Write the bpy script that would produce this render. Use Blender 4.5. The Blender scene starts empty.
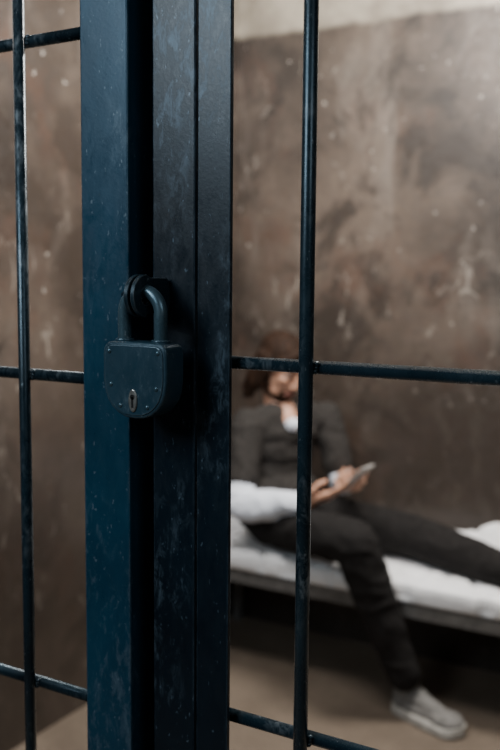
import bpy, bmesh, math, random
from mathutils import Matrix, Vector, noise
from mathutils.bvhtree import BVHTree
random.seed(3)
SC=bpy.context.scene.collection
V=Vector
# ------------------------------------------------------------------ camera
cd=bpy.data.cameras.new("camera"); cam=bpy.data.objects.new("camera",cd); SC.objects.link(cam)
cam.matrix_world=Matrix.Translation((0,0,1.45))@Matrix.Rotation(math.radians(30),4,'Z')@Matrix.Rotation(math.radians(84),4,'X')@Matrix.Rotation(math.radians(0.5),4,'Z')
cd.sensor_fit='VERTICAL'; cd.sensor_height=36; cd.sensor_width=24; cd.lens=43.2; cd.clip_start=.02
cd.dof.use_dof=True; cd.dof.focus_distance=0.99; cd.dof.aperture_fstop=3.7
bpy.context.scene.camera=cam
# ------------------------------------------------------------------ node helpers
class NT:
    def __init__(s,name):
        s.m=bpy.data.materials.new(name); s.m.use_nodes=True; s.t=s.m.node_tree
        s.b=s.t.nodes["Principled BSDF"]; s.tc=s.t.nodes.new("ShaderNodeTexCoord")
    def n(s,k,**kw):
        x=s.t.nodes.new(k)
        for a,b in kw.items(): setattr(x,a,b)
        return x
    def l(s,a,b): s.t.links.new(a,b)
    def noise(s,scale,detail=4,rough=.55,vec=(1,1,1),loc=(0,0,0),dist=0):
        mp=s.n("ShaderNodeMapping"); mp.inputs["Scale"].default_value=vec; mp.inputs["Location"].default_value=loc
        s.l(s.tc.outputs["Object"],mp.inputs[0]); x=s.n("ShaderNodeTexNoise")
        x.inputs["Scale"].default_value=scale; x.inputs["Detail"].default_value=detail; x.inputs["Roughness"].default_value=rough
        x.inputs["Distortion"].default_value=dist
        s.l(mp.outputs[0],x.inputs["Vector"]); return x.outputs["Fac"]
    def ramp(s,f,a,b,lo=0,hi=1):
        r=s.n("ShaderNodeMapRange"); r.inputs[1].default_value=a; r.inputs[2].default_value=b
        r.inputs[3].default_value=lo; r.inputs[4].default_value=hi; s.l(f,r.inputs[0]); return r.outputs[0]
    def mix(s,f,a,b,mode='MIX'):
        x=s.n("ShaderNodeMix",data_type='RGBA',blend_type=mode)
        if isinstance(f,(int,float)): x.inputs[0].default_value=f
        else: s.l(f,x.inputs[0])
        for i,c in ((6,a),(7,b)):
            if isinstance(c,tuple): x.inputs[i].default_value=(*c,1)
            else: s.l(c,x.inputs[i])
        return x.outputs[2]
    def math(s,op,a,b=0):
        x=s.n("ShaderNodeMath",operation=op)
        for i,c in ((0,a),(1,b)):
            if isinstance(c,(int,float)): x.inputs[i].default_value=c
            else: s.l(c,x.inputs[i])
        return x.outputs[0]
    def bump(s,h,st=.3,d=.01):
        x=s.n("ShaderNodeBump"); x.inputs["Strength"].default_value=st; x.inputs["Distance"].default_value=d
        s.l(h,x.inputs["Height"]); s.l(x.outputs[0],s.b.inputs["Normal"])
    def edge(s,r):
        bv=s.n("ShaderNodeBevel",samples=4); bv.inputs[0].default_value=r; g=s.n("ShaderNodeNewGeometry")
        d=s.n("ShaderNodeVectorMath",operation='DOT_PRODUCT'); s.l(bv.outputs[0],d.inputs[0]); s.l(g.outputs["Normal"],d.inputs[1])
        return s.ramp(d.outputs["Value"],.995,.85)
def wall_mat(name,band):
    k=NT(name)
    big=k.noise(1.3,6,.65,loc=(3,1,2)); c=k.mix(k.ramp(big,.40,.60),(.042,.031,.024),(.132,.101,.080))
    red=k.noise(2.6,6,.65,vec=(1,1,.8),loc=(9,2,5)); c=k.mix(k.ramp(red,.52,.66,0,.6),c,(.105,.050,.032))
    st=k.noise(4,6,.68,vec=(1,1,.35),dist=.7); c=k.mix(k.ramp(st,.53,.66,0,.6),c,(.205,.175,.150))
    dk=k.noise(3.0,6,.72,loc=(1,8,4),dist=.6); c=k.mix(k.ramp(dk,.50,.61,0,.8),c,(.021,.016,.013))
    fine=k.noise(30,5,.7); c=k.mix(k.ramp(fine,.35,.7,0,.3),c,(.04,.032,.028))
    sp=k.noise(13,5,.65,vec=(1,1,.55),dist=1.0,loc=(2,7,1)); msk=k.ramp(k.noise(1.9,2,.5,loc=(5,5,5)),.40,.56)
    spm=k.math('MULTIPLY',k.ramp(sp,.60,.68),msk); c=k.mix(k.math('MULTIPLY',spm,.65),c,(.34,.30,.26))
    fl=k.noise(24,3,.6,loc=(6,1,9)); c=k.mix(k.ramp(fl,.69,.73,0,.8),c,(.45,.41,.37))
    if band:
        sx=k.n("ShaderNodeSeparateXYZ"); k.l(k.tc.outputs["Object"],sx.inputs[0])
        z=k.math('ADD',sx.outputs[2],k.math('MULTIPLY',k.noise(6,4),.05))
        low_shade=k.ramp(k.math('ADD',sx.outputs[2],k.math('MULTIPLY',big,.8)),1.0,2.3,1,0)  # light falloff painted into the wall colour, darkening towards the floor
        c=k.mix(k.math('MULTIPLY',low_shade,.75),c,(.034,.026,.021))
        up=k.mix(k.ramp(k.noise(4,5,.6),.4,.65),(.50,.445,.36),(.26,.225,.18))
        c=k.mix(k.ramp(z,2.44,2.465),c,up)
    k.l(c,k.b.inputs["Base Color"]); k.l(k.ramp(fine,.3,.7,.28,.5),k.b.inputs["Roughness"])
    k.bump(fine,.25,.004); return k.m
def floor_mat():
    k=NT("floor_concrete"); c=k.mix(k.ramp(k.noise(2,5,.6),.35,.65),(.11,.084,.062),(.185,.145,.110))
    f=k.noise(40,4,.7); c=k.mix(k.ramp(f,.5,.75,0,.5),c,(.08,.06,.045))
    k.l(c,k.b.inputs["Base Color"]); k.b.inputs["Roughness"].default_value=.6; k.bump(f,.2,.003); return k.m
def paint(name,base,dark,wear=(.16,.22,.27),rough=.33,er=.0022,amt=.6,met=.25):
    k=NT(name); c=k.mix(k.ramp(k.noise(9,5,.6,vec=(1,1,.6)),.35,.68),dark,base)
    s1=k.noise(70,5,.75,vec=(1,1,.45),loc=(1,2,3),dist=.5); m=k.ramp(k.noise(8,4,.6,vec=(1,1,.5)),.47,.62)
    sm=k.math('MULTIPLY',k.ramp(s1,.50,.66),m); c=k.mix(k.math('MULTIPLY',sm,amt*.6),c,wear)
    s2=k.noise(190,3,.6,vec=(1,1,.5),loc=(4,0,0)); c=k.mix(k.ramp(s2,.66,.72,0,.6),c,wear)
    e=k.math('MULTIPLY',k.edge(er),k.ramp(k.noise(55,4,.7,vec=(1,1,.5)),.36,.58)); c=k.mix(k.math('MULTIPLY',e,.9),c,wear)
    k.l(c,k.b.inputs["Base Color"]); k.l(k.ramp(s1,.3,.7,rough-.06,rough+.12),k.b.inputs["Roughness"])
    k.b.inputs["Metallic"].default_value=met
    k.bump(k.noise(220,3,.6),.12,.001); return k.m
def simple(name,col,rough=.8,metal=0,var=.25,sc=25,bs=.3,bd=.003,sss=0,vec=(1,1,1),spec=.5):
    k=NT(name); f=k.noise(sc,5,.6,vec=vec); d=tuple(x*(1-var) for x in col); u=tuple(min(1,x*(1+var)) for x in col)
    k.l(k.mix(k.ramp(f,.35,.65),d,u),k.b.inputs["Base Color"]); k.b.inputs["Roughness"].default_value=rough
    k.b.inputs["Metallic"].default_value=metal; k.b.inputs["Specular IOR Level"].default_value=spec
    if sss: k.b.inputs["Subsurface Weight"].default_value=sss; k.b.inputs["Subsurface Radius"].default_value=(.01,.004,.002)
    k.bump(f,bs,bd); return k.m
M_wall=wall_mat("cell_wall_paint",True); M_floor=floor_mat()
M_ceil=simple("ceiling_plaster",(.42,.39,.34),.9,sc=4)
M_blue=paint("gate_blue_paint",(.009,.055,.098),(.006,.037,.068))
M_navy=paint("frame_navy_paint",(.004,.014,.024),(.002,.007,.013),wear=(.10,.15,.20),rough=.33,amt=1.0)
M_bar=paint("bar_navy_paint",(.022,.048,.068),(.008,.020,.030),wear=(.26,.31,.35),rough=.26,er=.001,met=.45,amt=1.1)
M_lock=paint("padlock_painted_steel",(.026,.068,.100),(.016,.046,.070),wear=(.2,.26,.30),rough=.32,er=.0012,amt=.6)
M_shk=paint("shackle_steel",(.085,.15,.19),(.045,.09,.12),wear=(.32,.38,.42),rough=.26,er=.001,met=.5)
M_bare=simple("worn_bare_steel",(.42,.42,.40),.35,.9,sc=120,bd=.0005)
M_black=simple("keyhole_black",(.002,.002,.002),.9)
M_lug=paint("hasp_dark_steel",(.018,.040,.058),(.009,.022,.032),wear=(.26,.29,.31),rough=.30,er=.0015,met=.4)
M_frame=simple("bed_frame_paint",(.13,.125,.12),.45,.3,sc=30)
M_matt=simple("mattress_ticking",(.76,.76,.77),.9,sc=9,var=.06,bs=.3,bd=.004)
M_skin=simple("skin",(.50,.27,.18),.5,sc=40,var=.12,sss=.08,bd=.001)
M_shirt=simple("dark_grey_tshirt",(.030,.027,.025),.95,sc=60,spec=.2)
M_sleeve=simple("white_sleeve_cotton",(.70,.74,.82),.9,sc=40,var=.08)
M_trou=simple("charcoal_trousers",(.012,.0108,.0105),.95,sc=50,spec=.2)
M_hair=simple("brown_hair",(.020,.009,.0045),.75,sc=60,var=.5,vec=(1,1,.15),bs=.8,bd=.004,spec=.2)
M_shoe=simple("grey_canvas",(.15,.143,.135),.8,sc=60)
M_sole=simple("white_rubber",(.34,.325,.30),.6)
M_eye=simple("eye_white",(.7,.68,.65),.2,var=.02); M_iris=simple("iris_brown",(.05,.03,.02),.2)
M_phone=simple("phone_shell",(.45,.43,.41),.3,.3); M_glass=simple("phone_glass",(.02,.02,.025),.08)
M_lip=simple("lips",(.33,.13,.10),.5)
# ------------------------------------------------------------------ mesh helpers
def obj(name,bm,mats,parent=None,smooth=False,bevel=0,seg=2,auto=True):
    me=bpy.data.meshes.new(name); bmesh.ops.recalc_face_normals(bm,faces=bm.faces); bm.to_mesh(me); bm.free()
    for m in (mats if isinstance(mats,list) else [mats]): me.materials.append(m)
    o=bpy.data.objects.new(name,me); SC.objects.link(o)
    if smooth:
        for p in me.polygons: p.use_smooth=True
    if bevel:
        md=o.modifiers.new("bevel",'BEVEL'); md.width=bevel; md.segments=seg; md.limit_method='ANGLE'
    if parent: o.parent=parent
    return o
def empty(name,loc=(0,0,0)):
    e=bpy.data.objects.new(name,None); SC.objects.link(e); e.empty_display_size=.05; return e
def box(bm,x0,x1,y0,y1,z0,z1,mi=0):
    vs=[bm.verts.new((x,y,z)) for z in (z0,z1) for y in (y0,y1) for x in (x0,x1)]
    for f in ((0,1,3,2),(4,6,7,5),(0,4,5,1),(2,3,7,6),(0,2,6,4),(1,5,7,3)):
        fc=bm.faces.new([vs[i] for i in f]); fc.material_index=mi
def frame(ax):
    ax=ax.normalized(); r=V((0,0,1)) if abs(ax.z)<.9 else V((1,0,0)); s=ax.cross(r).normalized(); return s,ax.cross(s).normalized()
def rings(bm,prof,s,t,n=20,mi=0):
    R=[]
    for c,a,b in prof:
        R.append([bm.verts.new(c+s*(a*math.cos(2*math.pi*i/n))+t*(b*math.sin(2*math.pi*i/n))) for i in range(n)])
    for A,B in zip(R,R[1:]):
        for i in range(n):
            f=bm.faces.new((A[i],A[(i+1)%n],B[(i+1)%n],B[i])); f.material_index=mi
    bm.faces.new(R[0][::-1]).material_index=mi; bm.faces.new(R[-1]).material_index=mi
def rc(bm,a,b,ra,rb,n=18,mi=0,flat=1.0,side=None):
    a=V(a); b=V(b); ax=(b-a).normalized(); s,t=frame(ax)
    if side is not None:
        s=(V(side)-ax*V(side).dot(ax)).normalized(); t=ax.cross(s)
    pr=[]
    for i in range(1,7):
        th=math.pi/2*(1-i/6); pr.append((a-ax*ra*math.sin(th),ra*math.cos(th),ra*math.cos(th)*flat))
    for i in range(0,6):
        th=math.pi/2*(i/6); pr.append((b+ax*rb*math.sin(th),rb*math.cos(th),rb*math.cos(th)*flat))
    rings(bm,pr,s,t,n,mi)
def cyl(bm,a,b,r,n=20,mi=0):
    a=V(a); b=V(b); s,t=frame(b-a); rings(bm,[(a,r,r),(b,r,r)],s,t,n,mi)
def ell(bm,c,ax,mi=0,sub=3):
    m=Matrix((ax[0],ax[1],ax[2])).transposed().to_4x4(); m.translation=V(c)
    r=bmesh.ops.create_icosphere(bm,subdivisions=sub,radius=1,matrix=m)
    for v in r['verts']:
        for f in v.link_faces: f.material_index=mi
def tube(bm,pts,r,n=16,mi=0):
    pts=[V(p) for p in pts]; R=[]; rr=r if isinstance(r,list) else [r]*len(pts)
    s=None
    for i,p in enumerate(pts):
        d=(pts[min(i+1,len(pts)-1)]-pts[max(i-1,0)]).normalized()
        if s is None: s,t=frame(d)
        s=(s-d*s.dot(d)).normalized(); t=d.cross(s)
        R.append([bm.verts.new(p+s*rr[i]*math.cos(2*math.pi*k/n)+t*rr[i]*math.sin(2*math.pi*k/n)) for k in range(n)])
    for A,B in zip(R,R[1:]):
        for i in range(n): bm.faces.new((A[i],A[(i+1)%n],B[(i+1)%n],B[i])).material_index=mi
    bm.faces.new(R[0][::-1]).material_index=mi; bm.faces.new(R[-1]).material_index=mi
def solid(name,groups,mats,voxel,smooth=4,parent=None,fold=None,sub=0):
    big=bmesh.new(); trees=[]
    for g in groups:
        bmesh.ops.recalc_face_normals(g,faces=g.faces)
        trees.append(BVHTree.FromBMesh(g)); me=bpy.data.meshes.new("t"); g.to_mesh(me); big.from_mesh(me); bpy.data.meshes.remove(me); g.free()
    me=bpy.data.meshes.new(name+"_src"); big.to_mesh(me); big.free()
    tmp=bpy.data.objects.new(name+"_src",me); SC.objects.link(tmp)
    r=tmp.modifiers.new("r",'REMESH'); r.mode='VOXEL'; r.voxel_size=voxel; r.use_smooth_shade=True
    s=tmp.modifiers.new("s",'SMOOTH'); s.factor=.6; s.iterations=smooth
    bpy.context.view_layer.update(); dg=bpy.context.evaluated_depsgraph_get()
    nm=bpy.data.meshes.new_from_object(tmp.evaluated_get(dg)); nm.name=name
    bpy.data.objects.remove(tmp); nm.materials.clear()
    for m in mats: nm.materials.append(m)
    if len(trees)>1:
        for p in nm.polygons:
            best=9;bi=0
            for i,t in enumerate(trees):
                h=t.find_nearest(p.center)
                if h[3] is not None and h[3]<best-1e-5: best=h[3];bi=i
            p.material_index=bi
    vm={}
    if fold:
        for p in nm.polygons:
            for v in p.vertices: vm[v]=p.material_index
        nor=[v.normal.copy() for v in nm.vertices]
        for v in nm.vertices:
            v.co=v.co+nor[v.index]*fold(v.co.copy(),vm.get(v.index,0))
    for p in nm.polygons: p.use_smooth=True
    o=bpy.data.objects.new(name,nm); SC.objects.link(o)
    if parent: o.parent=parent
    return o
# ------------------------------------------------------------------ room shell
XL,XR,YB,YF,ZC=-1.95,2.0,3.26,-1.7,2.85
def shell(name,mat,*b):
    bm=bmesh.new(); box(bm,*b); return obj(name,bm,mat)
shell("floor",M_floor,XL-.1,XR+.1,YF-.1,YB+.1,-.1,0)
shell("ceiling",M_ceil,XL-.1,XR+.1,YF-.1,YB+.1,ZC,ZC+.1)
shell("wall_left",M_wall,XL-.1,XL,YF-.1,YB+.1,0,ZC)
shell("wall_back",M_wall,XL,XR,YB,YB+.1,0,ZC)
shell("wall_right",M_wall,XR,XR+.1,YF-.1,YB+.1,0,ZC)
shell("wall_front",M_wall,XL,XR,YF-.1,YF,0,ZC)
# ------------------------------------------------------------------ cell gate (left leaf)
gate=empty("cell_gate")
GZ0,GZ1=.04,2.16
bm=bmesh.new(); box(bm,-.728,-.657,.850,.902,GZ0,GZ1); obj("lock_stile",bm,M_blue,gate,bevel=.0025)
bm=bmesh.new(); box(bm,-1.70,-1.645,.850,.902,GZ0,GZ1); obj("hinge_stile",bm,M_blue,gate,bevel=.0025)
bm=bmesh.new(); box(bm,-1.645,-.728,.852,.900,GZ0,GZ0+.05); box(bm,-1.645,-.728,.852,.900,GZ1-.05,GZ1); obj("gate_rails",bm,M_blue,gate,bevel=.0025)
bm=bmesh.new()
for x in (-.8365,-1.105,-1.374): cyl(bm,(x,.862,GZ0+.03),(x,.862,GZ1-.03),.0075,24)
obj("upright_bars",bm,M_bar,gate,smooth=True)
bm=bmesh.new()
for z in (.505,.906,1.325,1.747): cyl(bm,(-1.66,.875,z),(-.71,.875,z),.0075,24)
obj("cross_bars",bm,M_bar,gate,smooth=True)
def welds(name,xs,zs,par):
    bm=bmesh.new()
    for x in xs:
        for z in zs:
            for sx in (-1,1):
                for k in range(3):
                    ell(bm,(x+sx*(.007+.001*k),.869,z+(k-1)*.004),(V((.0035,0,0)),V((0,.004,0)),V((0,0,.0035))),sub=2)
    obj(name,bm,M_bar,par,smooth=True)
welds("gate_welds",(-.8365,-1.105,-1.374),(.505,.906,1.325,1.747),gate)
bm=bmesh.new()
for z in (.35,1.85): cyl(bm,(-1.715,.845,z-.05),(-1.715,.845,z+.05),.012)
obj("hinges",bm,M_lug,gate,smooth=False)
# ------------------------------------------------------------------ fixed grille
gr=empty("cell_grille")
bm=bmesh.new(); box(bm,-.622,-.5635,.850,.915,0,ZC); obj("lock_post",bm,M_navy,gr,bevel=.002)
bm=bmesh.new(); box(bm,-.5625,-.5195,.8535,.860,0,ZC); obj("cover_strip",bm,M_navy,gr,bevel=.0012)
bm=bmesh.new(); box(bm,-.690,-.615,.9045,.914,0,ZC); obj("door_stop",bm,M_navy,gr)
bm=bmesh.new(); box(bm,XL,-1.73,.850,.915,0,ZC); box(bm,-1.73,-.622,.852,.912,2.19,2.25); box(bm,-.5635,XR,.862,.905,2.19,2.235)
box(bm,XR-.06,XR,.850,.915,0,ZC); box(bm,-.5635,XR-.06,.862,.905,.02,.06); obj("frame_members",bm,M_navy,gr,bevel=.002)
xs=[-.4285+.269*i for i in range(9)]
bm=bmesh.new()
for x in xs: cyl(bm,(x,.862,.0),(x,.862,ZC),.008,24)
for x in (-1.5,-1.25,-1.0,-.8): cyl(bm,(x,.875,2.24),(x,.875,ZC),.0075,24)
obj("upright_bars",bm,M_bar,gr,smooth=True)
bm=bmesh.new()
for z in (.51,.936,1.357,1.785): cyl(bm,(-.56,.8765,z),(XR-.02,.8765,z),.0075,24)
obj("cross_bars",bm,M_bar,gr,smooth=True)
welds("grille_welds",xs,(.51,.936,1.357,1.785),gr)
# ------------------------------------------------------------------ hasp lugs (belongs to gate & post)
HY,HZ=.806,1.432
def lug(name,x,par,y1):
    bm=bmesh.new(); n=72; th=.0055; Ro=.0235; Ri=.0100
    out=[]
    for i in range(n):
        a=2*math.pi*i/n; y=-math.cos(a)*Ro; z=math.sin(a)*Ro
        if y>0: y=y*1.0+ (y1-HY-Ro)*(y/Ro)**.5 ; z=max(-Ro*.85,min(Ro*.85,z*1.6))
        out.append((HY+y,HZ+z))
    inn=[(HY-math.cos(2*math.pi*i/n)*Ri,HZ+math.sin(2*math.pi*i/n)*Ri) for i in range(n)]
    L=[[bm.verts.new((xx,p[0],p[1])) for p in src] for xx in (x-th/2,x+th/2) for src in (out,inn)]
    oA,iA,oB,iB=L
    for i in range(n):
        j=(i+1)%n
        bm.faces.new((oA[i],oA[j],iA[j],iA[i])); bm.faces.new((oB[j],oB[i],iB[i],iB[j]))
        bm.faces.new((oA[j],oA[i],oB[i],oB[j])); bm.faces.new((iA[i],iA[j],iB[j],iB[i]))
    obj(name,bm,M_lug,par,bevel=.001)
lug("hasp_eye",-.6005,gr,.851)
lug("gate_hasp_eye",-.6095,gate,.846)
bm=bmesh.new(); tube(bm,[(-.665,.853,HZ),(-.656,.846,HZ),(-.646,.842,HZ),(-.609,.841,HZ)],.0045,14); obj("hasp_arm",bm,M_lug,gate,smooth=True)
# ------------------------------------------------------------------ padlock
pl=empty("padlock")
LX,LZ=-.604,1.3395
TY0,TY1=.790,.825
half=[(0,.0420),(.020,.0420),(.034,.0415),(.0395,.0390),(.0425,.0345),(.0435,.028),(.0438,.010),(.0434,-.003),(.0416,-.014),(.0378,-.0235),(.0318,-.0315),(.0236,-.0380),(.0130,-.0422),(0,-.0432)]
outl=half+[(-x,z) for x,z in half[-2:0:-1]]
bm=bmesh.new()
A=[bm.verts.new((LX+x,TY0,LZ+z)) for x,z in outl]; B=[bm.verts.new((LX+x,TY1,LZ+z)) for x,z in outl]
bm.faces.new(A); bm.faces.new(B[::-1]); n=len(outl)
for i in range(n): bm.faces.new((A[i],B[i],B[(i+1)%n],A[(i+1)%n]))
o=obj("case",bm,M_lock,pl,bevel=.0035,seg=4)
for p in o.data.polygons: p.use_smooth=len(p.vertices)==4
bm=bmesh.new(); k=.91
A=[bm.verts.new((LX+x*k,TY0-.0012,LZ+z*k)) for x,z in outl]; B=[bm.verts.new((LX+x*k,TY0+.002,LZ+z*k)) for x,z in outl]
bm.faces.new(A); bm.faces.new(B[::-1])
for i in range(n): bm.faces.new((A[i],B[i],B[(i+1)%n],A[(i+1)%n]))
obj("face_plate",bm,M_lock,pl,bevel=.0008)
bm=bmesh.new()
for x,z in ((-.033,.031),(.033,.031),(-.031,-.006),(.031,-.008),(-.018,-.029),(.019,-.029)):
    ell(bm,(LX+x,TY0-.001,LZ+z),(V((.0028,0,0)),V((0,.0018,0)),V((0,0,.0028))),sub=3)
obj("rivets",bm,M_shk,pl,smooth=True)
bm=bmesh.new(); ey=TY0-.0018; ez=LZ-.0225
s,t=V((1,0,0)),V((0,0,1))
rings(bm,[(V((LX,TY0,ez)),.0060,.0130),(V((LX,ey-.0006,ez)),.0058,.0127),(V((LX,ey-.0012,ez)),.0050,.0117)],s,t,32)
obj("escutcheon",bm,M_bare,pl,bevel=.0003)
bm=bmesh.new(); ky=ey-.0014
rings(bm,[(V((LX,ky+.001,ez+.004)),.0030,.0030),(V((LX,ky,ez+.004)),.0030,.0030)],s,t,24); box(bm,LX-.0013,LX+.0013,ky,ky+.001,ez-.008,ez+.004)
obj("keyhole",bm,M_black,pl)
pts=[]; hx=.0250; yb=.8065
zb=LZ+.036; zc=HZ-.0195
nn=int((zc-zb)/.005)+1
for i in range(nn): pts.append((LX-hx,yb,zb+i*.005))
for i in range(0,25):
    a=math.pi*(1-i/24); pts.append((LX+hx*math.cos(a),yb,zc+.0250*math.sin(a)))
for i in reversed(range(nn)): pts.append((LX+hx,yb,zb+i*.005))
bm=bmesh.new(); tube(bm,pts,.0075,24); obj("shackle",bm,M_shk,pl,smooth=True)
bm=bmesh.new()
for sx in (-1,1): cyl(bm,(LX+sx*hx,yb,LZ+.040),(LX+sx*hx,yb,LZ+.0445),.0105,28)
obj("shackle_collars",bm,M_lock,pl,bevel=.001)
# ------------------------------------------------------------------ bed
bed=empty("prison_cot"); BX0,BX1,BY0,BY1=-1.93,-.03,2.735,3.245
bm=bmesh.new(); R0,R1=.355,.408
box(bm,BX0,BX1,BY0,BY0+.005,R0,R1); box(bm,BX0,BX1,BY0,BY0+.04,R1-.005,R1)
box(bm,BX0,BX1,BY1-.005,BY1,R0,R1); box(bm,BX0,BX1,BY1-.04,BY1,R1-.005,R1)
box(bm,BX0,BX0+.005,BY0,BY1,R0,R1); box(bm,BX1-.005,BX1,BY0,BY1,R0,R1); obj("angle_rails",bm,M_frame,bed,bevel=.001)
bm=bmesh.new()
for x in (BX0+.006,BX1-.046):
    for y in (BY0+.006,BY1-.046): box(bm,x,x+.04,y,y+.04,0,R1-.006)
obj("legs",bm,M_frame,bed,bevel=.003)
bm=bmesh.new()
for i in range(19):
    x=BX0+.06+i*.098; box(bm,x,x+.04,BY0+.006,BY1-.006,R1-.010,R1-.006)
for j in range(4):
    y=BY0+.09+j*.1; box(bm,BX0+.006,BX1-.006,y,y+.03,R1-.0055,R1-.001)
obj("slats",bm,M_frame,bed)
bm=bmesh.new(); nx,ny,nz=190,56,7
mx0,mx1,my0,my1,mz0,mz1=BX0+.01,BX1-.01,BY0-.010,BY1-.01,R1+.001,.484
def mdisp(p,nrm):
    u=noise.noise(V((p.x*8,p.y*8,p.z*5))); w=noise.noise(V((p.x*20+5,p.y*12,p.z*8))); r=abs(noise.noise(V((p.x*9+3,p.y*5,2))))
    return nrm*(.008*u+.005*w-.018*max(0,.13-r)/.13)
cache={}
def mv(i,j,k):
    key=(i,j,k)
    if key in cache: return cache[key]
    a,b,c=i/nx,j/ny,k/nz
    x=mx0+(mx1-mx0)*a; y=my0+(my1-my0)*b; z=mz0+(mz1-mz0)*c
    nrm=V((0,0,0))
    if i in(0,nx): nrm.x=-1 if i==0 else 1
    if j in(0,ny): nrm.y=-1 if j==0 else 1
    if k in(0,nz): nrm.z=-1 if k==0 else 1
    nrm.normalize()
    p=V((x,y,z)); q=p.copy()
    if j==0: q.y-= .008*math.sin(math.pi*c)
    e=min(b,1-b)*ny/4
    if k==nz and e<1: q.z-=.018*(1-e)**2
    if k==nz:
        d=math.hypot((x+1.58)/.22,(y-2.93)/.2); q.z-=.010*math.exp(-d*d)
        q.z+=(.04+.055*max(0,min(1,(x+1.15)/.3)))*max(0,min(1,(y-3.03)/.12))*(.9+.6*noise.noise(V((x*7,y*5,9))))
    amp=mdisp(p,nrm)
    if j==ny: amp.y=0
    if k==0: amp*=.0
    q+=amp
    q.y=min(q.y,BY1-.003); q.x=max(BX0+.006,min(BX1-.006,q.x)) ; q.z=max(q.z,R1+.001)
    cache[key]=bm.verts.new(q); return cache[key]
for i in range(nx):
    for j in range(ny):
        for k in (0,nz): bm.faces.new((mv(i,j,k),mv(i+1,j,k),mv(i+1,j+1,k),mv(i,j+1,k)))
    for k in range(nz):
        for j in (0,ny): bm.faces.new((mv(i,j,k),mv(i+1,j,k),mv(i+1,j,k+1),mv(i,j,k+1)))
for j in range(ny):
    for k in range(nz):
        for i in (0,nx): bm.faces.new((mv(i,j,k),mv(i,j+1,k),mv(i,j+1,k+1),mv(i,j,k+1)))
obj("mattress",bm,M_matt,None,smooth=True)
# ------------------------------------------------------------------ man
man=empty("seated_man")
PEL=V((-1.57,2.935,.600))
NB=V((-1.530,2.920,.985)); shR=V((-1.625,2.805,.928)); shL=V((-1.435,3.065,.938))
S=(shL-shR).normalized(); S=V((S.x,S.y,0)).normalized(); D=V((S.y,-S.x,0))
Z=V((0,0,1))
elR=V((-1.60,2.70,.660)); wrR=V((-1.340,2.705,.695))
elL=V((-1.355,3.05,.705)); wrL=V((-1.235,2.885,.740))
hipR=V((-1.55,2.85,.575)); kneR=V((-1.110,2.605,.615)); ankR=V((-.985,2.745,.135))
hipL=V((-1.50,3.00,.570)); kneL=V((-1.04,2.950,.565)); ankL=V((-.585,2.80,.525))
shirt=bmesh.new(); white=bmesh.new(); trou=bmesh.new(); skin=bmesh.new()
def fr(up,fw):
    up=up.normalized(); s=up.cross(fw).normalized(); f=s.cross(up); return s,f,up
s_,f_,u_=fr(V((-.08,.03,1)),D)
ell(shirt,(-1.575,2.94,.660),(s_*.160,f_*.130,u_*.105))
ell(shirt,(-1.600,2.958,.762),(s_*.146,f_*.122,u_*.125))
ell(shirt,(-1.585,2.953,.842),(s_*.156,f_*.122,u_*.120))
ell(shirt,(-1.557,2.940,.892),(s_*.150,f_*.102,u_*.075))
rc(shirt,NB+V((-.012,.006,-.055)),shR,.056,.056); rc(shirt,NB+V((-.012,.006,-.055)),shL,.056,.056)
rc(shirt,NB+V((-.015,.006,-.030)),shR.lerp(NB,.45),.048,.046); rc(shirt,NB+V((-.015,.006,-.030)),shL.lerp(NB,.45),.048,.046)
rc(shirt,shR,shR.lerp(elR,.66),.060,.060); rc(shirt,shL,shL.lerp(elL,.72),.058,.058)
rc(white,shR.lerp(elR,.5),elR,.046,.056); rc(white,elR,wrR.lerp(elR,.12),.056,.038)
rc(white,elR.lerp(wrR,.1)+V((0,0,-.012)),elR.lerp(wrR,.5)+V((0,0,-.01)),.056,.048)
rc(white,shL.lerp(elL,.5),elL,.044,.048); rc(white,elL,elL.lerp(wrL,.12),.048,.042)
rc(skin,elL.lerp(wrL,.1),wrL,.040,.029); rc(skin,elR.lerp(wrR,.7),wrR,.032,.029)
rc(trou,hipR,kneR,.096,.074); rc(trou,kneR,kneR.lerp(ankR,.5),.076,.064); rc(trou,kneR.lerp(ankR,.5),ankR+V((0,0,.02)),.064,.056)
rc(trou,hipL,kneL,.096,.074); rc(trou,kneL,kneL.lerp(ankL,.5),.074,.066); rc(trou,kneL.lerp(ankL,.5),ankL,.066,.056)
ell(trou,PEL+V((.01,-.005,-.015)),(S*.160,D*.135,Z*.095))
HC=V((-1.548,2.914,1.136))
hd=V((.95,-.31,0)).normalized(); pit=math.radians(30)
F=(hd*math.cos(pit)-Z*math.sin(pit)); U=(hd*math.sin(pit)+Z*math.cos(pit)); SD=U.cross(F)
def H(s,f,u): return HC+SD*s+F*f+U*u
rc(skin,NB+V((-.030,.014,-.04)),H(0,-.040,-.040),.053,.047)
rc(skin,NB+V((-.006,.002,-.02)),NB+D*.034+V((0,0,-.045)),.043,.030)
ell(white,NB+D*.060+V((0,0,-.054)),(S*.028,D*.024,Z*.022))
def fold(p,mi):
    if mi==3: return 0
    a=noise.noise(V((p.x*11,p.y*11,p.z*19))); b=noise.noise(V((p.x*26+3,p.y*26,p.z*34)))
    r=1-abs(noise.noise(V((p.x*8+7,p.y*8,p.z*14))))*3.0
    return .0035*a+.0015*b+.0045*max(0,r)-.001
body=solid("body",[shirt,white,trou,skin],[M_shirt,M_sleeve,M_trou,M_skin],.005,6,man,fold)
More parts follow.
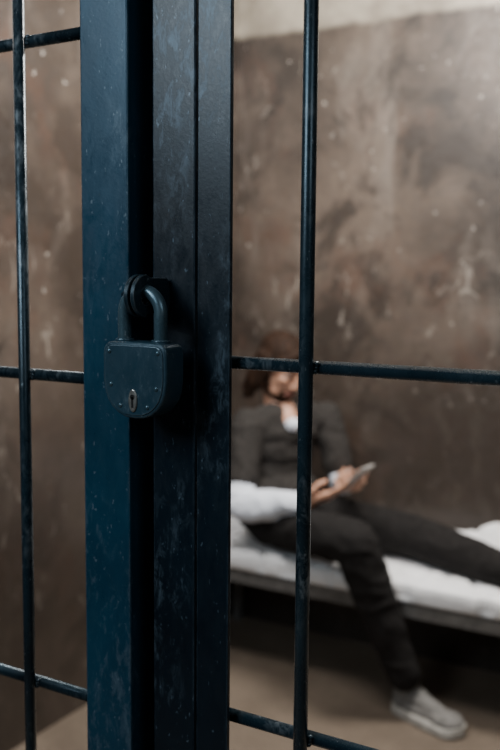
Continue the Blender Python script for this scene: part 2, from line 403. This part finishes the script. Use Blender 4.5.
# head ---------------------------------------------------------------
g=bmesh.new()
ell(g,H(0,-.012,.028),(SD*.074,F*.094,U*.088))
ell(g,H(0,.022,-.030),(SD*.060,F*.066,U*.082))
ell(g,H(0,.052,-.084),(SD*.034,F*.030,U*.026))
ell(g,H(0,.066,.040),(SD*.050,F*.020,U*.030))
for k in (-1,1):
    ell(g,H(k*.036,.062,-.010),(SD*.022,F*.022,U*.018))
    ell(g,H(k*.032,.020,-.070),(SD*.030,F*.050,U*.026))
    rc(g,H(k*.014,.080,.027),H(k*.050,.066,.026),.007,.006)
    ell(g,H(k*.075,-.010,-.008),(SD*.009+F*.003,F*.017,U*.030))
    ell(g,H(k*.010,.094,-.030),(SD*.008,F*.009,U*.007))
    rc(g,H(k*.020,.074,.002),H(k*.044,.066,.002),.006,.005)
rc(g,H(0,.083,.016),H(0,.102,-.025),.008,.010)
rc(g,H(-.016,.084,-.055),H(.016,.084,-.055),.008,.008); rc(g,H(-.014,.082,-.066),H(.014,.082,-.066),.009,.009)
head=solid("head",[g],[M_skin],.0035,3,man)
bm=bmesh.new(); rc(bm,H(-.018,.0885,-.056),H(.018,.0885,-.056),.0055,.0055); rc(bm,H(-.016,.0875,-.065),H(.016,.0875,-.065),.006,.006); obj("lips",bm,M_lip,man,smooth=True)
bm=bmesh.new()
for k in (-1,1): ell(bm,H(k*.032,.0685,.011),(SD*.0125,F*.0125,U*.0105))
for k in (-1,1): ell(bm,H(k*.032,.0780,.006),(SD*.006,F*.0040,U*.006),mi=1)
obj("eyes",bm,[M_eye,M_iris],man,smooth=True)
bm=bmesh.new()
for k in (-1,1): ell(bm,H(k*.032,.0685,.0165),(SD*.0135,F*.0125,U*.0095))
obj("eyelids",bm,M_skin,man,smooth=True)
bm=bmesh.new()
for k in (-1,1): rc(bm,H(k*.016,.088,.034),H(k*.050,.072,.034),.0040,.003)
obj("eyebrows",bm,M_hair,man,smooth=True)
g=bmesh.new()
ell(g,H(0,.050,-.090),(SD*.042,F*.038,U*.032))
for k in (-1,1):
    rc(g,H(k*.064,.005,-.020),H(k*.050,.030,-.078),.010,.018); rc(g,H(k*.050,.030,-.078),H(0,.062,-.094),.018,.024)
    rc(g,H(k*.004,.093,-.045),H(k*.030,.076,-.060),.005,.006); rc(g,H(k*.030,.076,-.060),H(k*.026,.070,-.085),.007,.011)
solid("beard",[g],[M_hair],.004,3,man,lambda p,m:.003*noise.noise(p*70))
# shoulder-length hair: close cap, side curtains and back strands
g=bmesh.new()
ell(g,H(0,-.020,.042),(SD*.081,F*.098,U*.084))
ell(g,H(0,-.055,-.015),(SD*.074,F*.060,U*.090))
for k in (-1,1):
    rc(g,H(k*.006,.058,.092),H(k*.060,.044,.052),.014,.014)
    rc(g,H(k*.060,.044,.056),H(k*.079,.010,.000),.014,.013); rc(g,H(k*.079,.010,.000),H(k*.078,.000,-.085),.013,.013)
    for q,(a0,a1) in enumerate(((-.005,-.015),(-.025,-.035),(-.045,-.052))):
        rc(g,H(k*.078,a0,.035),H(k*.078,a1,-.080),.016,.018); rc(g,H(k*.078,a1,-.075),H(k*(.070-.006*q),a1-.012,-.150-.010*q),.018,.009)
for i in range(9):
    a=-.060+.015*i; rc(g,H(a,-.098+abs(a)*.5,-.01),H(a*1.1,-.088+abs(a)*.2,-.135-.012*(i%3)),.020,.010)
solid("hair",[g],[M_hair],.004,2,man,lambda p,m:.0035*noise.noise(V((p.x*110,p.y*110,p.z*16)))+.001*noise.noise(p*90))
# hands --------------------------------------------------------------
def hand(name,w,d,N,left,curls,thumb):
    d=d.normalized(); N=(N-d*N.dot(d)).normalized(); T=d.cross(N)*(-1 if left else 1)
    g=bmesh.new(); P=lambda a,b,c: w+d*a+T*b+N*c
    rc(g,P(-.02,0,0),P(.02,0,0),.028,.027,flat=.8,side=T)
    rc(g,P(.0,.010,0),P(.075,.026,0),.019,.013,flat=.9,side=T)
    for b0,b1,L in ((.012,.030,.088),(.004,.010,.092),(-.006,-.010,.086),(-.014,-.028,.078)):
        rc(g,P(.008,b0,0),P(L,b1,0),.015,.0125)
    rc(g,P(.02,.018,.008),P(.055,.022,.006),.018,.012); rc(g,P(.02,-.018,.006),P(.06,-.022,.005),.015,.011)
    segs=((.030,.088,(.042,.025,.020)),(.010,.092,(.046,.029,.021)),(-.010,.086,(.042,.027,.020)),(-.028,.078,(.033,.020,.017)))
    for (b,L,ln),cu in zip(segs,curls):
        p=P(L,b,0); ang=0; r=.0092
        for l_,c_ in zip(ln,cu):
            ang+=c_; q=p+(d*math.cos(ang)+N*math.sin(ang)+T*b*.6)*l_
            rc(g,p,q,r,r-.0011,n=14); p=q; r-=.0011
    p=P(.022,.020,.006)
    for v,l_,r in zip(thumb,(.042,.030,.024),(.014,.0115,.0098)):
        q=p+(d*v[0]+T*v[1]+N*v[2]).normalized()*l_; rc(g,p,q,r,r-.0018,n=14); p=q
    return solid(name,[g],[M_skin],.0026,3,man)
pa=V((.66,-.16,.62)).normalized(); pn=V((-.68,.10,.70)); pn=(pn-pa*pn.dot(pa)).normalized(); ps=pa.cross(pn)
PC=V((-1.168,2.735,.797))
hand("right_hand",wrR+V((.008,0,.002)),V((.90,.14,.40)),V((-.40,.22,.87)),False,[(.08,.2,.15),(.10,.25,.2),(.15,.45,.35),(.3,.9,.6)],[(.65,.62,.45),(.90,.0,.45),(.93,-.45,.15)])
hand("left_hand",wrL+V((.004,-.006,.003)),V((.34,-.88,.16)),V((-.45,.02,.88)),True,[(.25,.35,.3),(.35,.5,.4),(.45,.7,.5),(.6,.8,.5)],[(.7,.62,.35),(.92,.1,.38),(.95,-.3,.15)])
ph=empty("mobile_phone")
def slab(name,mat,hl,hw,n0,n1,bev):
    bm=bmesh.new(); vs=[]
    for nn in (n0,n1):
        for a,b in ((-1,-1),(1,-1),(1,1),(-1,1)): vs.append(bm.verts.new(PC+pa*a*hl+ps*b*hw+pn*nn))
    for f in ((0,1,2,3),(7,6,5,4),(0,4,5,1),(1,5,6,2),(2,6,7,3),(3,7,4,0)): bm.faces.new([vs[i] for i in f])
    obj(name,bm,mat,ph,bevel=bev,seg=3)
slab("shell",M_phone,.070,.034,-.004,.004,.0035); slab("screen",M_glass,.064,.030,.004,.0048,.0003)
# shoes --------------------------------------------------------------
def shoe(name,heel,dr,up):
    dr=dr.normalized(); up=(up-dr*up.dot(dr)).normalized(); sd=up.cross(dr)
    P=lambda a,b,c: heel+dr*a+sd*b+up*c
    Lx=.285
    def wdt(t): return .030+.022*math.sin(min(1,t*1.15)*math.pi*.62) if t<.8 else (.030+.022*math.sin(.92*math.pi*.62))*math.sqrt(max(0,1-((t-.8)/.2)**2))*.98+.003
    bm=bmesh.new(); N_=26; loops=[]
    for c,sc in ((0,.97),(.006,1.03),(.024,1.03),(.030,.98)):
        lp=[]
        for i in range(N_):
            t=i/(N_-1); w_=wdt(t)*(1 if t>.08 else math.sqrt(t/.08)*.9+.1)
            lp.append((t,w_*sc))
        ring=[P(t*Lx,w_,c+ (.008*max(0,(t-.75)/.25)**2)) for t,w_ in lp]+[P(t*Lx,-w_,c+(.008*max(0,(t-.75)/.25)**2)) for t,w_ in reversed(lp)]
        loops.append([bm.verts.new(p) for p in ring])
    for A,B in zip(loops,loops[1:]):
        for i in range(len(A)): bm.faces.new((A[i],A[(i+1)%len(A)],B[(i+1)%len(A)],B[i]))
    bm.faces.new(loops[0][::-1]); bm.faces.new(loops[-1])
    obj(name+"_sole",bm,M_sole,man,smooth=False,bevel=.001)
    g=bmesh.new()
    rc(g,P(.045,0,.045),P(.235,0,.036),.040,.034,flat=.62,side=sd)
    ell(g,P(.222,0,.040),(sd*.048,dr*.058,up*.030)); ell(g,P(.05,0,.055),(sd*.036,dr*.046,up*.052))
    rc(g,P(.055,0,.085),P(.15,0,.060),.036,.030); rc(g,P(.05,0,.09),P(.065,0,.105),.037,.039)
    rc(g,P(.15,0,.058),P(.21,0,.045),.032,.026)
    solid(name+"_upper",[g],[M_shoe],.004,3,man,lambda p,m:.0012*noise.noise(p*60))
    bm=bmesh.new()
    for i in range(5):
        a=.105+i*.022; h=.101-.0125*i
        tube(bm,[P(a,-.028,h-.016),P(a+.006,-.012,h),P(a+.012,.012,h),P(a+.018,.028,h-.016)],.0028,8)
    obj(name+"_laces",bm,M_sole,man,smooth=True)
shoe("right_shoe",V((-1.040,2.80,0.001)),V((.245,-.080,0)),Z)
shoe("left_shoe",V((-.535,2.78,.525)),V((.50,-.20,.80)),V((-.82,.1,.50)))
# ------------------------------------------------------------------ lights
def area(name,loc,tgt,size,power,col,sy=None):
    l=bpy.data.lights.new(name,'AREA'); l.energy=power; l.size=size; l.color=col
    if sy: l.shape='RECTANGLE'; l.size_y=sy
    o=bpy.data.objects.new(name,l); SC.objects.link(o); o.location=loc
    o.rotation_euler=(V(tgt)-V(loc)).to_track_quat('-Z','Y').to_euler(); return o
area("cell_ceiling_lamp",(-.60,2.35,2.78),(-.70,2.6,0),.9,84,(1,.95,.88),.4)
area("left_wall_fill",(-1.25,1.45,2.70),(-1.95,1.9,1.95),.5,48,(1,.97,.94))  # added fill that brightens the upper left wall, not a fixture
area("corridor_lamp",(-1.2,-.6,2.3),(-.62,.85,1.38),.8,23,(.80,.92,1))
area("lock_side_fill",(1.2,-.2,2.4),(-.60,.82,1.36),.8,6,(.85,.94,1))  # added weak fill, lifts the dark right side of the padlock
w=bpy.data.worlds.new("world"); bpy.context.scene.world=w; w.use_nodes=True
w.node_tree.nodes["Background"].inputs[0].default_value=(.6,.7,.8,1); w.node_tree.nodes["Background"].inputs[1].default_value=.2
